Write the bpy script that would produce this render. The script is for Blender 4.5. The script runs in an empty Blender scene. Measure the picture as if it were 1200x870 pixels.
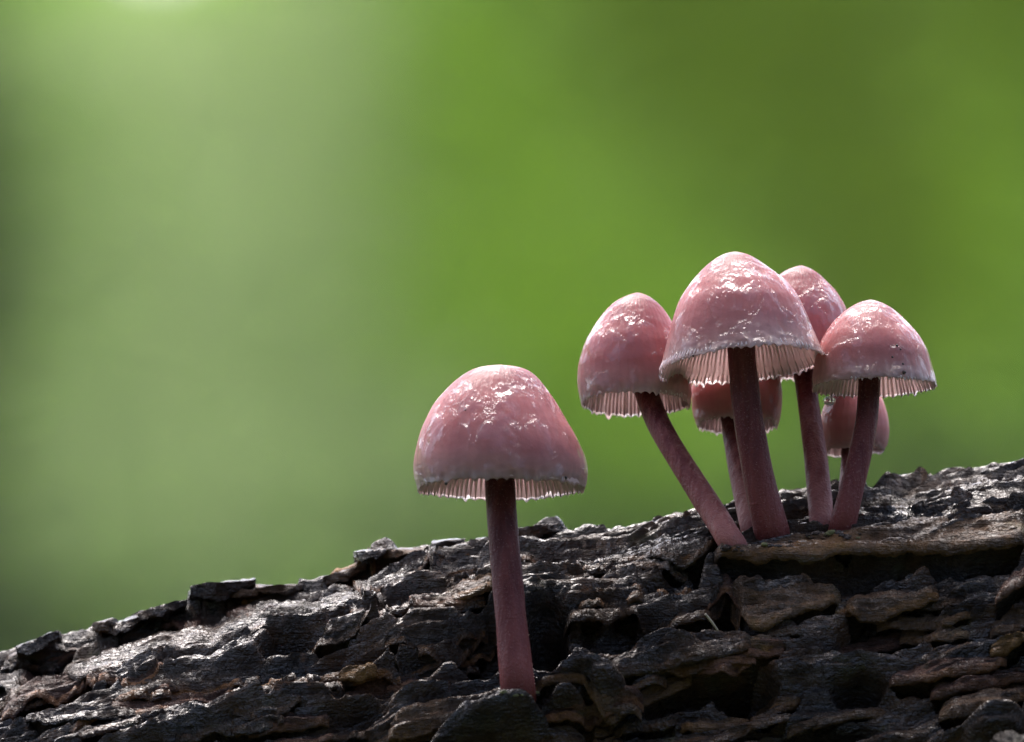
import bpy, math, random
import numpy as np
from mathutils import Vector

random.seed(7)
R = math.radians
CM = 0.01
scene = bpy.context.scene
COL = scene.collection

# ------------------------------------------------------------------ camera
PITCH = R(3.0)
DIST = 1.50
FRAME = 0.105                       # metres across the frame at the mushrooms
cam_d = bpy.data.cameras.new('camera')
cam = bpy.data.objects.new('camera', cam_d)
COL.objects.link(cam)
CZ = -DIST * math.tan(PITCH)
cam.location = (0, -DIST, CZ)
cam.rotation_euler = (math.pi / 2 + PITCH, 0, 0)
cam_d.sensor_width = 36
DAX = DIST / math.cos(PITCH)
cam_d.lens = 36 * DAX / FRAME
cam_d.clip_start = 0.05
cam_d.clip_end = 2000
cam_d.dof.use_dof = True
cam_d.dof.focus_distance = DAX - 0.001
cam_d.dof.aperture_fstop = cam_d.lens / 14.0
scene.camera = cam

# ------------------------------------------------------------------ light
SUN_EL, SUN_AZ = R(62), R(-14)       # azimuth from +Y (behind the log), towards -X
world = bpy.data.worlds.new('World')
scene.world = world
world.use_nodes = True
wn = world.node_tree
sky = wn.nodes.new('ShaderNodeTexSky')
sky.sky_type = 'NISHITA'
sky.sun_disc = False
sky.sun_elevation = SUN_EL
sky.sun_rotation = SUN_AZ
sky.dust_density = 5.0
sky.air_density = 0.65
sky.ozone_density = 0.6
bg = wn.nodes['Background']
bg.inputs['Strength'].default_value = 0.15
wn.links.new(sky.outputs[0], bg.inputs['Color'])
sd = bpy.data.lights.new('sun', 'SUN')
sd.energy = 0.9
sd.angle = R(33)
sd.color = (0.96, 0.965, 1.0)
sun = bpy.data.objects.new('sun', sd)
COL.objects.link(sun)
sdir = Vector((math.sin(SUN_AZ) * math.cos(SUN_EL), math.cos(SUN_AZ) * math.cos(SUN_EL), math.sin(SUN_EL)))
sun.rotation_euler = sdir.to_track_quat('Z', 'Y').to_euler()
sun.location = sdir * 5

vs = scene.view_settings
vs.view_transform = 'Standard'
vs.look = 'None'
vs.gamma = 1
vs.use_curve_mapping = False
vs.exposure = 2.02
scene.render.engine = 'CYCLES'
scene.cycles.use_denoising = True
scene.cycles.use_adaptive_sampling = False
scene.cycles.max_bounces = 10
scene.cycles.transmission_bounces = 8
scene.cycles.sample_clamp_indirect = 6

# ------------------------------------------------------------------ helpers
def P(px, py, y):
    """world point (metres) at depth y metres that the photograph shows near (px, py)"""
    k = FRAME / 1200 / DAX
    a = (px - 600) * k
    b = (435 - py) * k
    d = np.array([a, math.cos(PITCH) - b * math.sin(PITCH), math.sin(PITCH) + b * math.cos(PITCH)])
    t = (y + DIST) / d[1]
    return np.array([0, -DIST, CZ]) + d * t

PXM = FRAME / 1200                   # metres for one photograph pixel at the mushrooms

def hash3(ix, iy, iz, seed):
    h = (ix.astype(np.int64) * 374761393 + iy.astype(np.int64) * 668265263 + iz.astype(np.int64) * 2147483647 + seed * 974634777) & 0xffffffff
    h = ((h ^ (h >> 13)) * 1274126177) & 0xffffffff
    h = ((h ^ (h >> 16)) * 2246822519) & 0xffffffff
    h = h ^ (h >> 15)
    return h.astype(np.float64) / 4294967295.0 * 2 - 1

def vnoise(x, y, z=0.0, seed=0):
    x, y, z = np.broadcast_arrays(np.asarray(x, float), np.asarray(y, float), np.asarray(z, float))
    x0, y0, z0 = np.floor(x), np.floor(y), np.floor(z)
    fx, fy, fz = x - x0, y - y0, z - z0
    f = lambda t: t * t * t * (t * (t * 6 - 15) + 10)
    u, v, w = f(fx), f(fy), f(fz)
    x0, y0, z0 = x0.astype(np.int64), y0.astype(np.int64), z0.astype(np.int64)
    H = lambda i, j, k: hash3(x0 + i, y0 + j, z0 + k, seed)
    l = lambda a, b, t: a + (b - a) * t
    if np.all(z == 0):
        return l(l(H(0, 0, 0), H(1, 0, 0), u), l(H(0, 1, 0), H(1, 1, 0), u), v)
    return l(l(l(H(0, 0, 0), H(1, 0, 0), u), l(H(0, 1, 0), H(1, 1, 0), u), v),
             l(l(H(0, 0, 1), H(1, 0, 1), u), l(H(0, 1, 1), H(1, 1, 1), u), v), w)

def fbm(x, y, z=0.0, seed=0, octv=4, gain=0.5):
    s, a, t = 0, 1.0, 0
    for o in range(octv):
        f = 2.03 ** o
        s = s + a * vnoise(np.asarray(x) * f + 13.7 * o, np.asarray(y) * f - 7.1 * o, np.asarray(z) * f, seed + o)
        t += a
        a *= gain
    return s / t

def smooth(a, b, x):
    t = np.clip((np.asarray(x, float) - a) / (b - a), 0, 1)
    return t * t * (3 - 2 * t)

def mesh_obj(name, verts, faces, mat, parent=None, shade=True, attrs=None):
    me = bpy.data.meshes.new(name)
    verts = np.asarray(verts, dtype=np.float32)
    if isinstance(faces, np.ndarray):
        n, k = faces.shape
        me.vertices.add(len(verts)); me.vertices.foreach_set('co', verts.ravel())
        me.loops.add(n * k); me.loops.foreach_set('vertex_index', faces.astype(np.int32).ravel())
        me.polygons.add(n)
        me.polygons.foreach_set('loop_start', np.arange(0, n * k, k, dtype=np.int32))
        me.update(calc_edges=True)
        me.validate()
    else:
        me.from_pydata([tuple(v) for v in verts], [], faces)
        me.update()
    if shade:
        me.polygons.foreach_set('use_smooth', np.ones(len(me.polygons), dtype=bool))
    for k, v in (attrs or {}).items():
        at = me.attributes.new(k, 'FLOAT', 'POINT')
        at.data.foreach_set('value', np.asarray(v, dtype=np.float32).ravel())
    if mat is not None:
        me.materials.append(mat)
    o = bpy.data.objects.new(name, me)
    COL.objects.link(o)
    if parent is not None:
        o.parent = parent
        o.matrix_parent_inverse = parent.matrix_basis.inverted()
    return o

def grid_faces(n, m, wrap_m=False, off=0):
    i, j = np.meshgrid(np.arange(n - 1), np.arange(m if wrap_m else m - 1), indexing='ij')
    j2 = (j + 1) % m
    return np.stack([i * m + j, i * m + j2, (i + 1) * m + j2, (i + 1) * m + j], -1).reshape(-1, 4) + off

def empty(name, loc, label, cat, group=None):
    o = bpy.data.objects.new(name, None)
    o.empty_display_size = 0.005
    o.location = loc
    COL.objects.link(o)
    o['label'] = label
    o['category'] = cat
    if group: o['group'] = group
    return o

# ------------------------------------------------------------------ materials
class NT:
    def __init__(s, name):
        s.m = bpy.data.materials.new(name)
        s.m.use_nodes = True
        s.t = s.m.node_tree
        s.b = s.t.nodes['Principled BSDF']
        tc = s.t.nodes.new('ShaderNodeTexCoord')
        mp = s.t.nodes.new('ShaderNodeVectorMath'); mp.operation = 'SCALE'
        mp.inputs['Scale'].default_value = 100.0            # work in centimetres
        s.t.links.new(tc.outputs['Object'], mp.inputs[0])
        s.co = mp.outputs[0]
        s.obj = tc.outputs['Object']
    def link(s, a, b): s.t.links.new(a, b)
    def stretch(s, v, rot=(0, 0, 0)):
        n = s.t.nodes.new('ShaderNodeMapping')
        n.inputs['Scale'].default_value = v
        n.inputs['Rotation'].default_value = rot
        s.link(s.co, n.inputs[0]); return n.outputs[0]
    def noise(s, scale, detail=4, rough=0.55, co=None, dist=0):
        n = s.t.nodes.new('ShaderNodeTexNoise')
        n.inputs['Scale'].default_value = scale
        n.inputs['Detail'].default_value = detail
        n.inputs['Roughness'].default_value = rough
        n.inputs['Distortion'].default_value = dist
        s.link(co or s.co, n.inputs['Vector']); return n.outputs['Fac']
    def voronoi(s, scale, co=None, feature='F1'):
        n = s.t.nodes.new('ShaderNodeTexVoronoi'); n.feature = feature
        n.inputs['Scale'].default_value = scale
        s.link(co or s.co, n.inputs['Vector']); return n.outputs['Distance']
    def ramp(s, fac, stops):
        n = s.t.nodes.new('ShaderNodeValToRGB')
        e = n.color_ramp.elements
        while len(e) < len(stops): e.new(0.5)
        for el, (p, c) in zip(e, stops):
            el.position = p
            el.color = (c, c, c, 1) if isinstance(c, (int, float)) else (*c, 1)
        s.link(fac, n.inputs[0]); return n.outputs[0]
    def mix(s, fac, a, b, mode='MIX'):
        n = s.t.nodes.new('ShaderNodeMix'); n.data_type = 'RGBA'; n.blend_type = mode
        for q, v in ((0, fac), (6, a), (7, b)):
            sock = n.inputs[q]
            if isinstance(v, (int, float)):
                sock.default_value = v if q == 0 else (v, v, v, 1)
            elif isinstance(v, tuple): sock.default_value = (*v, 1)
            else: s.link(v, sock)
        return n.outputs[2]
    def math(s, op, a, b=0.0, c=0.0):
        n = s.t.nodes.new('ShaderNodeMath'); n.operation = op
        for sock, v in zip(n.inputs, (a, b, c)):
            if isinstance(v, (int, float)): sock.default_value = v
            else: s.link(v, sock)
        return n.outputs[0]
    def attr(s, name):
        n = s.t.nodes.new('ShaderNodeAttribute'); n.attribute_name = name
        return n.outputs['Fac']
    def bump(s, h, strength, dist, normal=None):
        n = s.t.nodes.new('ShaderNodeBump')
        n.inputs['Strength'].default_value = strength
        n.inputs['Distance'].default_value = dist
        s.link(h, n.inputs['Height'])
        if normal is not None: s.link(normal, n.inputs['Normal'])
        return n.outputs[0]
    def set(s, **kw):
        for k, v in kw.items():
            sock = s.b.inputs[k.replace('_', ' ')]
            if isinstance(v, (int, float)): sock.default_value = v
            elif isinstance(v, tuple): sock.default_value = (*v, 1) if len(sock.default_value) == 4 else v
            else: s.link(v, sock)

def wood_material(name, dark, mid, light, edgecol, lightamt=0.5, wet=0.6, grain=1.0):
    n = NT(name)
    g = n.stretch((0.2, 1.0, 1.6), (0, R(9), 0))
    big = n.noise(1.1, 4, 0.6)
    gr = n.noise(4.0, 6, 0.65, g)
    fine = n.noise(16, 5, 0.7, g)
    grit = n.noise(22, 2, 0.65)
    col = n.mix(n.ramp(gr, [(0.38, 0.0), (0.66, 1.0)]), dark, mid)
    col = n.mix(n.math('MULTIPLY', n.ramp(big, [(0.42, 0.0), (0.62, 1.0)]), lightamt), col, light)
    col = n.mix(n.math('MULTIPLY', n.ramp(fine, [(0.5, 0.0), (0.75, 1.0)]), 0.35), col, light)
    ed = n.attr('edge')
    edn = n.math('MULTIPLY', ed, n.ramp(n.noise(3.2, 4, 0.6), [(0.36, 0.0), (0.58, 1.0)]))
    col = n.mix(edn, col, edgecol)
    gm = n.ramp(n.noise(2.2, 5, 0.6), [(0.60, 0.0), (0.72, 1.0)])
    col = n.mix(n.math('MULTIPLY', gm, 0.5), col, (0.035, 0.042, 0.014))
    rough = n.ramp(n.noise(5, 4, 0.6), [(0.3, 0.40), (0.7, 0.65)])
    h = n.math('ADD', n.math('MULTIPLY', gr, 0.55 * grain), n.math('ADD', n.math('MULTIPLY', fine, 0.5), n.math('MULTIPLY', grit, 0.6)))
    nb = n.bump(h, 1.0, 0.001)
    hw = n.math('ADD', n.math('MULTIPLY', n.noise(19, 2, 0.6), 1.0), n.math('MULTIPLY', fine, 0.5))
    nc = n.bump(hw, 1.0, 0.00095)
    n.set(Base_Color=col, Roughness=rough, Normal=nb, Coat_Weight=n.math('MULTIPLY', n.ramp(n.noise(2.6, 4, 0.6), [(0.35, 0.2), (0.6, 1.0)]), wet),
          Coat_Roughness=0.08, Coat_IOR=1.5, Coat_Normal=nc, Specular_IOR_Level=0.1)
    return n.m

M = {}
M['wood_black'] = wood_material('wet_black_wood', (0.006, 0.0035, 0.002), (0.02, 0.0105, 0.006), (0.062, 0.031, 0.014), (0.13, 0.054, 0.015), 0.5, 1.0)
M['wood_brown'] = wood_material('wet_brown_wood', (0.018, 0.01, 0.006), (0.06, 0.032, 0.016), (0.125, 0.067, 0.031), (0.19, 0.088, 0.026), 0.6, 0.6)
M['wood_ochre'] = wood_material('ochre_rotten_wood', (0.0340, 0.0187, 0.0085), (0.1105, 0.0578, 0.0221), (0.1785, 0.0978, 0.0340), (0.1700, 0.0850, 0.0255), 0.6, 0.25)
M['wood_dull'] = wood_material('dull_dark_wood', (0.0060, 0.0042, 0.0030), (0.0120, 0.0078, 0.0060), (0.0180, 0.0120, 0.0084), (0.0300, 0.0180, 0.0120), 0.3, 0.12)
M['wood_red'] = wood_material('reddish_wet_wood', (0.02, 0.01, 0.007), (0.06, 0.027, 0.018), (0.11, 0.054, 0.034), (0.17, 0.075, 0.032), 0.5, 0.45, 1.4)

def cap_material(name, top, mid, low, stri=0.25, wet=1.0, seed=0.0):
    n = NT(name)
    h = n.attr('height')                 # 0 at the rim, 1 at the apex
    wob = n.math('ADD', h, n.math('MULTIPLY', n.math('SUBTRACT', n.noise(1.6, 3, 0.5), 0.5), 0.30))
    col = n.ramp(wob, [(0.03, low), (0.30, mid), (0.62, mid), (0.92, top)])
    st = n.attr('stripe')                # radial lines where the gills show through the thin flesh
    fade = n.ramp(h, [(0.03, 1.0), (0.5, 0.0)])
    col = n.mix(n.math('MULTIPLY', n.math('MULTIPLY', st, fade), stri), col, (low[0] * 0.42, low[1] * 0.36, low[2] * 0.38))
    blotch = n.ramp(n.noise(3.0, 4, 0.6), [(0.4, 0.0), (0.7, 1.0)])
    col = n.mix(n.math('MULTIPLY', blotch, 0.30), col, (top[0] * 0.85, top[1] * 0.7, top[2] * 0.7))
    rimw = n.ramp(h, [(0.0, 0.5), (0.05, 0.0)])
    col = n.mix(rimw, col, (0.60, 0.36, 0.345))
    sp = n.ramp(n.voronoi(9.0), [(0.03, 1.0), (0.055, 0.0)])
    spk = n.math('MULTIPLY', sp, n.ramp(n.noise(2.0, 2), [(0.52, 0.0), (0.58, 0.8)]))
    col = n.mix(spk, col, (0.12, 0.04, 0.035))
    g = n.stretch((1.0, 1.0, 0.7))
    film = n.noise(3.8, 4, 0.55, g, 0.5)
    fine = n.noise(8.0, 2.5, 0.55, g)
    up = n.ramp(h, [(0.18, 0.0), (0.5, 0.6), (0.85, 1.0)])
    rl = n.ramp(h, [(0.02, 1.0), (0.16, 0.0)])
    wetm = n.ramp(film, [(0.45, 0.0), (0.53, 1.0)])
    wrink = n.math('MAXIMUM', n.math('MULTIPLY', up, 1.5), n.math('MULTIPLY', rl, 1.3))
    hb = n.math('ADD', n.math('ADD', n.math('MULTIPLY', wetm, 0.35), n.math('MULTIPLY', n.noise(2.8, 1.5, 0.5), 2.0)), n.math('MULTIPLY', fine, n.math('MULTIPLY', wrink, 0.85)))
    nb = n.bump(n.math('ADD', n.math('MULTIPLY', st, 0.06), n.math('MULTIPLY', n.noise(9, 3), 0.35)), 0.5, 0.0005)
    nc = n.bump(hb, 1.0, 0.0008)
    n.set(Base_Color=col, Roughness=0.5, Normal=nb, Subsurface_Weight=0.85, Subsurface_Radius=(1.0, 0.65, 0.6), Subsurface_Scale=0.004,
          Coat_Weight=n.math('MULTIPLY', n.math('MULTIPLY', n.ramp(wetm, [(0.0, 0.18), (1.0, 1.0)]), wet), n.ramp(h, [(0.72, 1.0), (0.97, 0.4)])),
          Coat_Roughness=n.ramp(film, [(0.42, 0.28), (0.55, 0.07)]), Coat_IOR=1.4, Coat_Normal=nc, Specular_IOR_Level=0.15)
    tr = n.t.nodes.new('ShaderNodeBsdfTranslucent')              # the flesh is thin and clear towards the margin
    n.link(n.mix(0.7, col, (0.92, 0.80, 0.79)), tr.inputs['Color'])
    mx = n.t.nodes.new('ShaderNodeMixShader')
    n.link(n.ramp(h, [(0.0, 0.36), (0.16, 0.34), (0.5, 0.15), (0.8, 0.0)]), mx.inputs[0])
    n.link(n.b.outputs[0], mx.inputs[1]); n.link(tr.outputs[0], mx.inputs[2])
    n.link(mx.outputs[0], n.t.nodes['Material Output'].inputs['Surface'])
    return n.m

M['cap'] = cap_material('wet_pink_cap', (0.155, 0.034, 0.041), (0.37, 0.126, 0.121), (0.54, 0.27, 0.25), 0.22)
M['cap_pale'] = cap_material('pale_pink_cap', (0.40, 0.15, 0.14), (0.44, 0.17, 0.16), (0.48, 0.22, 0.2), 0.08, 0.4)
M['cap_deep'] = cap_material('deep_pink_cap', (0.36, 0.09, 0.09), (0.42, 0.125, 0.12), (0.46, 0.17, 0.16), 0.08, 0.5)

def gill_material():
    n = NT('pale_gills')
    col = n.mix(n.ramp(n.noise(8, 3), [(0.35, 0.0), (0.7, 1.0)]), (0.92, 0.85, 0.85), (0.88, 0.77, 0.77))
    tr = n.t.nodes.new('ShaderNodeBsdfTranslucent')
    n.link(col, tr.inputs['Color'])
    mx = n.t.nodes.new('ShaderNodeMixShader')
    mx.inputs[0].default_value = 0.6
    n.set(Base_Color=col, Roughness=0.4)
    n.link(n.b.outputs[0], mx.inputs[1]); n.link(tr.outputs[0], mx.inputs[2])
    n.link(mx.outputs[0], n.t.nodes['Material Output'].inputs['Surface'])
    return n.m
M['gill'] = gill_material()

nf = NT('pale_flesh')
nf.set(Base_Color=(0.72, 0.56, 0.54), Roughness=.5)
_t = nf.t.nodes.new('ShaderNodeBsdfTranslucent'); _t.inputs['Color'].default_value = (0.92, 0.82, 0.81, 1)
_m = nf.t.nodes.new('ShaderNodeMixShader'); _m.inputs[0].default_value = .6
nf.link(nf.b.outputs[0], _m.inputs[1]); nf.link(_t.outputs[0], _m.inputs[2]); nf.link(_m.outputs[0], nf.t.nodes['Material Output'].inputs['Surface'])
M['flesh'] = nf.m

def stem_material(name, top, mid, base):
    n = NT(name)
    t = n.math('ADD', n.attr('height'), n.math('MULTIPLY', n.math('SUBTRACT', n.noise(2.2, 4), 0.5), 0.25))
    col = n.ramp(t, [(0.02, base), (0.42, mid), (0.85, top)])
    fi = n.noise(10, 4, 0.6, n.stretch((1.0, 1.0, 0.12)))
    col = n.mix(n.math('MULTIPLY', n.ramp(fi, [(0.4, 0.0), (0.7, 1.0)]), 0.5), col, (base[0] * 1.05, base[1], base[2]))
    gr = n.noise(38, 2, 0.6)
    col = n.mix(n.ramp(gr, [(0.60, 0.0), (0.76, 0.22)]), col, (0.42, 0.28, 0.27))
    dk = n.ramp(n.voronoi(10), [(0.05, 1.0), (0.09, 0.0)])
    col = n.mix(n.math('MULTIPLY', dk, 0.5), col, (0.03, 0.008, 0.008))
    hb = n.math('ADD', n.math('MULTIPLY', gr, 0.5), n.math('MULTIPLY', fi, 1.2))
    n.set(Base_Color=col, Roughness=0.5, Normal=n.bump(hb, 0.7, 0.0004), Subsurface_Weight=0.5, Subsurface_Radius=(1.0, 0.4, 0.35),
          Subsurface_Scale=0.0012, Specular_IOR_Level=0.2)
    return n.m
M['stem'] = stem_material('maroon_stem', (0.06, 0.009, 0.010), (0.13, 0.029, 0.027), (0.27, 0.11, 0.095))
M['stem_dark'] = stem_material('dark_maroon_stem', (0.045, 0.0065, 0.0075), (0.09, 0.017, 0.017), (0.16, 0.045, 0.039))

def simple(name, col, rough=0.5, **kw):
    n = NT(name)
    c = n.mix(n.ramp(n.noise(20, 3), [(0.3, 0.0), (0.7, 1.0)]), tuple(x * 0.75 for x in col), tuple(x * 1.2 for x in col))
    n.set(Base_Color=c, Roughness=rough, **kw)
    return n.m
M['granule'] = simple('pale_stem_granule', (0.26, 0.12, 0.105), 0.4)
M['dirt'] = simple('dark_dirt', (0.03, 0.014, 0.01), 0.5)
M['pebble'] = simple('orange_grain', (0.36, 0.15, 0.05), 0.35)
M['fibre'] = simple('pale_wood_fibre', (0.30, 0.25, 0.18), 0.5)
M['moss'] = simple('yellow_green_moss', (0.09, 0.085, 0.022), 0.6)
nw = NT('clear_water'); nw.set(Base_Color=(0.98, 0.98, 1.0), Roughness=0.0, IOR=1.33, Transmission_Weight=1.0); M['water'] = nw.m

def leaf_material(name, col, trans):
    n = NT(name)
    c = n.mix(n.noise(0.2, 2), tuple(x * 0.85 for x in col), tuple(x * 1.15 for x in col))
    tr = n.t.nodes.new('ShaderNodeBsdfTranslucent')
    ct = n.mix(n.noise(0.2, 2), tuple(x * 0.85 for x in trans), tuple(x * 1.15 for x in trans))
    n.link(ct, tr.inputs['Color'])
    mx = n.t.nodes.new('ShaderNodeMixShader'); mx.inputs[0].default_value = 0.5
    n.set(Base_Color=c, Roughness=0.6, Specular_IOR_Level=0.1)
    n.link(n.b.outputs[0], mx.inputs[1]); n.link(tr.outputs[0], mx.inputs[2])
    n.link(mx.outputs[0], n.t.nodes['Material Output'].inputs['Surface'])
    return n.m

def ground_material():
    n = NT('leaf_litter')
    a = n.noise(0.12, 6, 0.65); b = n.noise(0.9, 5, 0.7)
    col = n.mix(n.ramp(a, [(0.35, 0.0), (0.65, 1.0)]), (0.05, 0.06, 0.022), (0.055, 0.095, 0.025))
    col = n.mix(n.ramp(b, [(0.5, 0.0), (0.7, 0.4)]), col, (0.09, 0.065, 0.03))
    n.set(Base_Color=col, Roughness=0.8, Normal=n.bump(b, 1.0, 0.01))
    return n.m

# ------------------------------------------------------------------ ground
def ground_z(x, y):
    near = np.exp(-(x / 0.75) ** 2 - (y / 0.5) ** 2)
    return -0.135 + near * (0.028 + 0.16 * np.clip(x, -0.45, 0.45)) + 0.004 * fbm(x * 9, y * 9, seed=50) * np.exp(-(x ** 2 + y ** 2) / 9)

gx = np.concatenate([-np.geomspace(600, 1.55, 24), np.linspace(-1.5, 1.5, 121), np.geomspace(1.55, 600, 24)])
GX, GY = np.meshgrid(gx, gx, indexing='ij')
gv = np.stack([GX, GY, ground_z(GX, GY)], -1).reshape(-1, 3)
gf = grid_faces(len(gx), len(gx))[:, ::-1]
ground = mesh_obj('ground', gv, gf, ground_material())
ground['kind'] = 'structure'

# ------------------------------------------------------------------ the log
YC = 2.1                             # depth (cm) of the log's axis
LA, LB = 3.7, 4.5                    # half depth and half height (cm)
_hpx = np.array([(-700, 905), (-200, 820), (0, 768), (60, 750), (120, 735), (180, 718), (240, 702), (330, 688), (400, 672), (470, 650), (540, 638), (620, 625), (700, 617),
                 (800, 601), (880, 585), (960, 571), (1040, 560), (1120, 552), (1200, 543), (1500, 505), (2000, 430)], float)
_hw = np.array([P(a, b, YC * CM) / CM for a, b in _hpx])
def zh(x):
    x = np.asarray(x, float)
    lo = _hw[0, 2] + (x - _hw[0, 0]) * 0.155
    hi = _hw[-1, 2] + (x - _hw[-1, 0]) * 0.155
    z = np.interp(x, _hw[:, 0], _hw[:, 2])
    z = 0.5 * z + 0.25 * np.interp(x - .25, _hw[:, 0], _hw[:, 2]) + 0.25 * np.interp(x + .25, _hw[:, 0], _hw[:, 2])
    return np.where(x < _hw[0, 0], lo, np.where(x > _hw[-1, 0], hi, z))

_CORR = [np.array([-99., 99.]), np.array([0., 0.])]
def base(x, phi):
    """smooth log surface in cm; phi 0 = top, pi/2 = front"""
    x = np.asarray(x, float); phi = np.asarray(phi, float)
    return np.stack(np.broadcast_arrays(x, YC - LA * np.sin(phi), zh(x) - np.interp(x, *_CORR) - LB * (1 - np.cos(phi))), -1)
def bnormal(phi):
    ny, nz = -np.sin(phi) / LA, np.cos(phi) / LB
    l = np.hypot(ny, nz)
    return np.stack([np.zeros_like(ny), ny / l, nz / l], -1)

def row_of(p):
    """photograph row of points given in cm"""
    dy = p[..., 1] * CM + DIST; dz = p[..., 2] * CM - CZ
    f = dy * math.cos(PITCH) + dz * math.sin(PITCH); u = -dy * math.sin(PITCH) + dz * math.cos(PITCH)
    return 435 - (u / f) / (FRAME / 1200 / DAX)

_HP = np.linspace(-0.35, 1.57, 500)
def hit(px, py):
    """(x, phi) on the smooth log for a photograph pixel; rows above the skyline give the skyline"""
    x = P(px, py, 0)[0] / CM
    for _ in range(3):
        b = base(np.full_like(_HP, x), _HP)
        dy = b[:, 1] * CM + DIST; dz = b[:, 2] * CM - CZ
        f = dy * math.cos(PITCH) + dz * math.sin(PITCH); u = -dy * math.sin(PITCH) + dz * math.cos(PITCH)
        row = 435 - (u / f) / (FRAME / 1200 / DAX)
        k = int(np.argmin(row))
        phi = float(np.interp(py, row[k:], _HP[k:]))
        x = P(px, py, (YC - LA * math.sin(phi)) * CM)[0] / CM
    return x, phi

# displacement of the rotten surface, in cm, as a function of (x, w = arc cm)
def arc(phi): return np.asarray(phi) * 4.1
PITS = [  # px, py, half length, half height (px), depth cm
    (345, 775, 42, 14, .55), (648, 675, 40, 12, .6), (640, 745, 30, 45, .75), (565, 760, 40, 40, .5), (852, 722, 16, 26, .8), (878, 800, 34, 26, .9), (800, 690, 22, 20, .4),
    (740, 715, 90, 5, .35), (735, 750, 55, 16, .45), (930, 612, 40, 9, .35), (1000, 612, 60, 6, .3), (930, 668, 60, 6, .4), (1075, 663, 120, 8, .45), (1180, 652, 50, 9, .4), (1040, 742, 60, 26, .35),
    (470, 790, 60, 22, .4), (330, 738, 110, 6, .4), (60, 795, 30, 12, .4), (55, 830, 60, 14, .45), (470, 720, 60, 9, .4), (230, 825, 90, 18, .25),
    (470, 672, 50, 6, .3), (960, 855, 70, 14, .5), (420, 845, 40, 14, .3), (1010, 800, 30, 20, .45), (790, 800, 50, 20, .35), (700, 845, 30, 8, .2), (690, 840, 6, 26, .25)]
RISES = [(600, 850, 95, 24, .55), (680, 822, 60, 18, .55), (560, 868, 80, 14, .5), (1000, 633, 150, 12, .15), (1170, 855, 32, 22, .5), (760, 775, 50, 14, .3), (905, 700, 50, 20, .25), (700, 640, 80, 12, .12), (250, 690, 40, 6, .15), (445, 655, 26, 5, .15), (640, 622, 24, 4, .12)]
_pits = [(*hit(a, b), c * PXM / CM, d * PXM / CM, e) for a, b, c, d, e in PITS] + [(*hit(a, b), c * PXM / CM, d * PXM / CM, -e) for a, b, c, d, e in RISES]

BIAS = 0.0
GROOVES = []                          # filled in by the flakes: (x line, arc line, height, depth)
def disp(x, phi, fine=True, grooves=False):
    w = arc(phi)
    wx = x + 0.25 * fbm(x * .7, w * 1.3, seed=1, octv=3)
    ww = w + 0.09 * fbm(x * .45, w * 1.7, seed=2, octv=4) - 0.03 * x
    d = 0.14 * fbm(x * .4, w * .8, seed=3, octv=3) + .04 * fbm(x * .6, w * 2.6, seed=4, octv=3)
    # peeled layers: terraces with frayed edges running along the grain
    for s, (fx, fw, st, hh) in enumerate([(.10, 1.0, 3.0, .12), (.19, 2.2, 3.4, .08), (.38, 5.0, 3.6, .045)]):
        q = fbm(wx * fx + 5 * s, ww * fw, seed=10 + s, octv=5, gain=.55) * st
        f = q - np.floor(q)
        d = d + hh * (np.floor(q) + smooth(0.0, 0.14, f))
    # open cracks between the fibres
    for s, (fx, fw, wd, dp) in enumerate([(.10, 1.5, .05, .24), (.18, 3.2, .07, .16)]):
        q = np.abs(fbm(wx * fx + 31 * s, ww * fw, seed=25 + s, octv=4, gain=.5))
        d = d - dp * (1 - smooth(0, wd, q)) * smooth(-.1, .25, fbm(x * .5, w * .9, seed=28 + s, octv=2))
    r = 1 - np.abs(fbm(wx * .4, ww * 8.5, seed=20, octv=4, gain=.55)) * 2
    d = d + 0.06 * r
    for (hx, hp, a, b, e) in _pits:
        dw = arc(hp)
        k = LB * math.sin(hp) + 0.35
        bb = b / max(0.25, min(1.0, k / 4.1))      # a pixel row covers more arc where the surface turns away
        g = ((x - hx) / a) ** 2 + ((w + .05 * (x - hx) - dw) / bb) ** 2
        m = g < 4
        if not np.any(m): continue
        gm = g[m] * (1 + .55 * fbm(x[m] * 2.2, w[m] * 2.6, seed=31, octv=3))
        d[m] -= e * (1 - smooth(0.25, 1.35, gm))
    if grooves:
        for (lx, lw, gh, gd) in GROOVES:
            m = (x > lx[0]) & (x < lx[-1]) & (w > lw.min() - .3) & (w < lw.max() + 1.0)
            if not np.any(m): continue
            xm = x[m]
            dw = w[m] - np.interp(xm, lx, lw)
            end = np.clip(np.minimum(xm - lx[0], lx[-1] - xm) / (.05 * (lx[-1] - lx[0]) + .03), 0, 1)
            hgt = gh * (.75 + .6 * fbm(xm * 2.0, lx[0] + 0 * xm, seed=33, octv=3)) * end
            d[m] -= gd * end * smooth(-.06, .0, dw) * (1 - smooth(.55, 1.25, dw / (hgt + .02)))
    if fine:
        d = d + 0.04 * fbm(x * 1.7, w * 9, seed=40, octv=4, gain=.62) + 0.026 * fbm(x * 9, w * 20, seed=44, octv=2)
    return d - BIAS

log = empty('fallen_log', (0, YC * CM, (float(zh(0)) - 2 * LB) * CM), 'wet dark rotting log with layered flaking wood, mushrooms growing on it', 'log')

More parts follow.
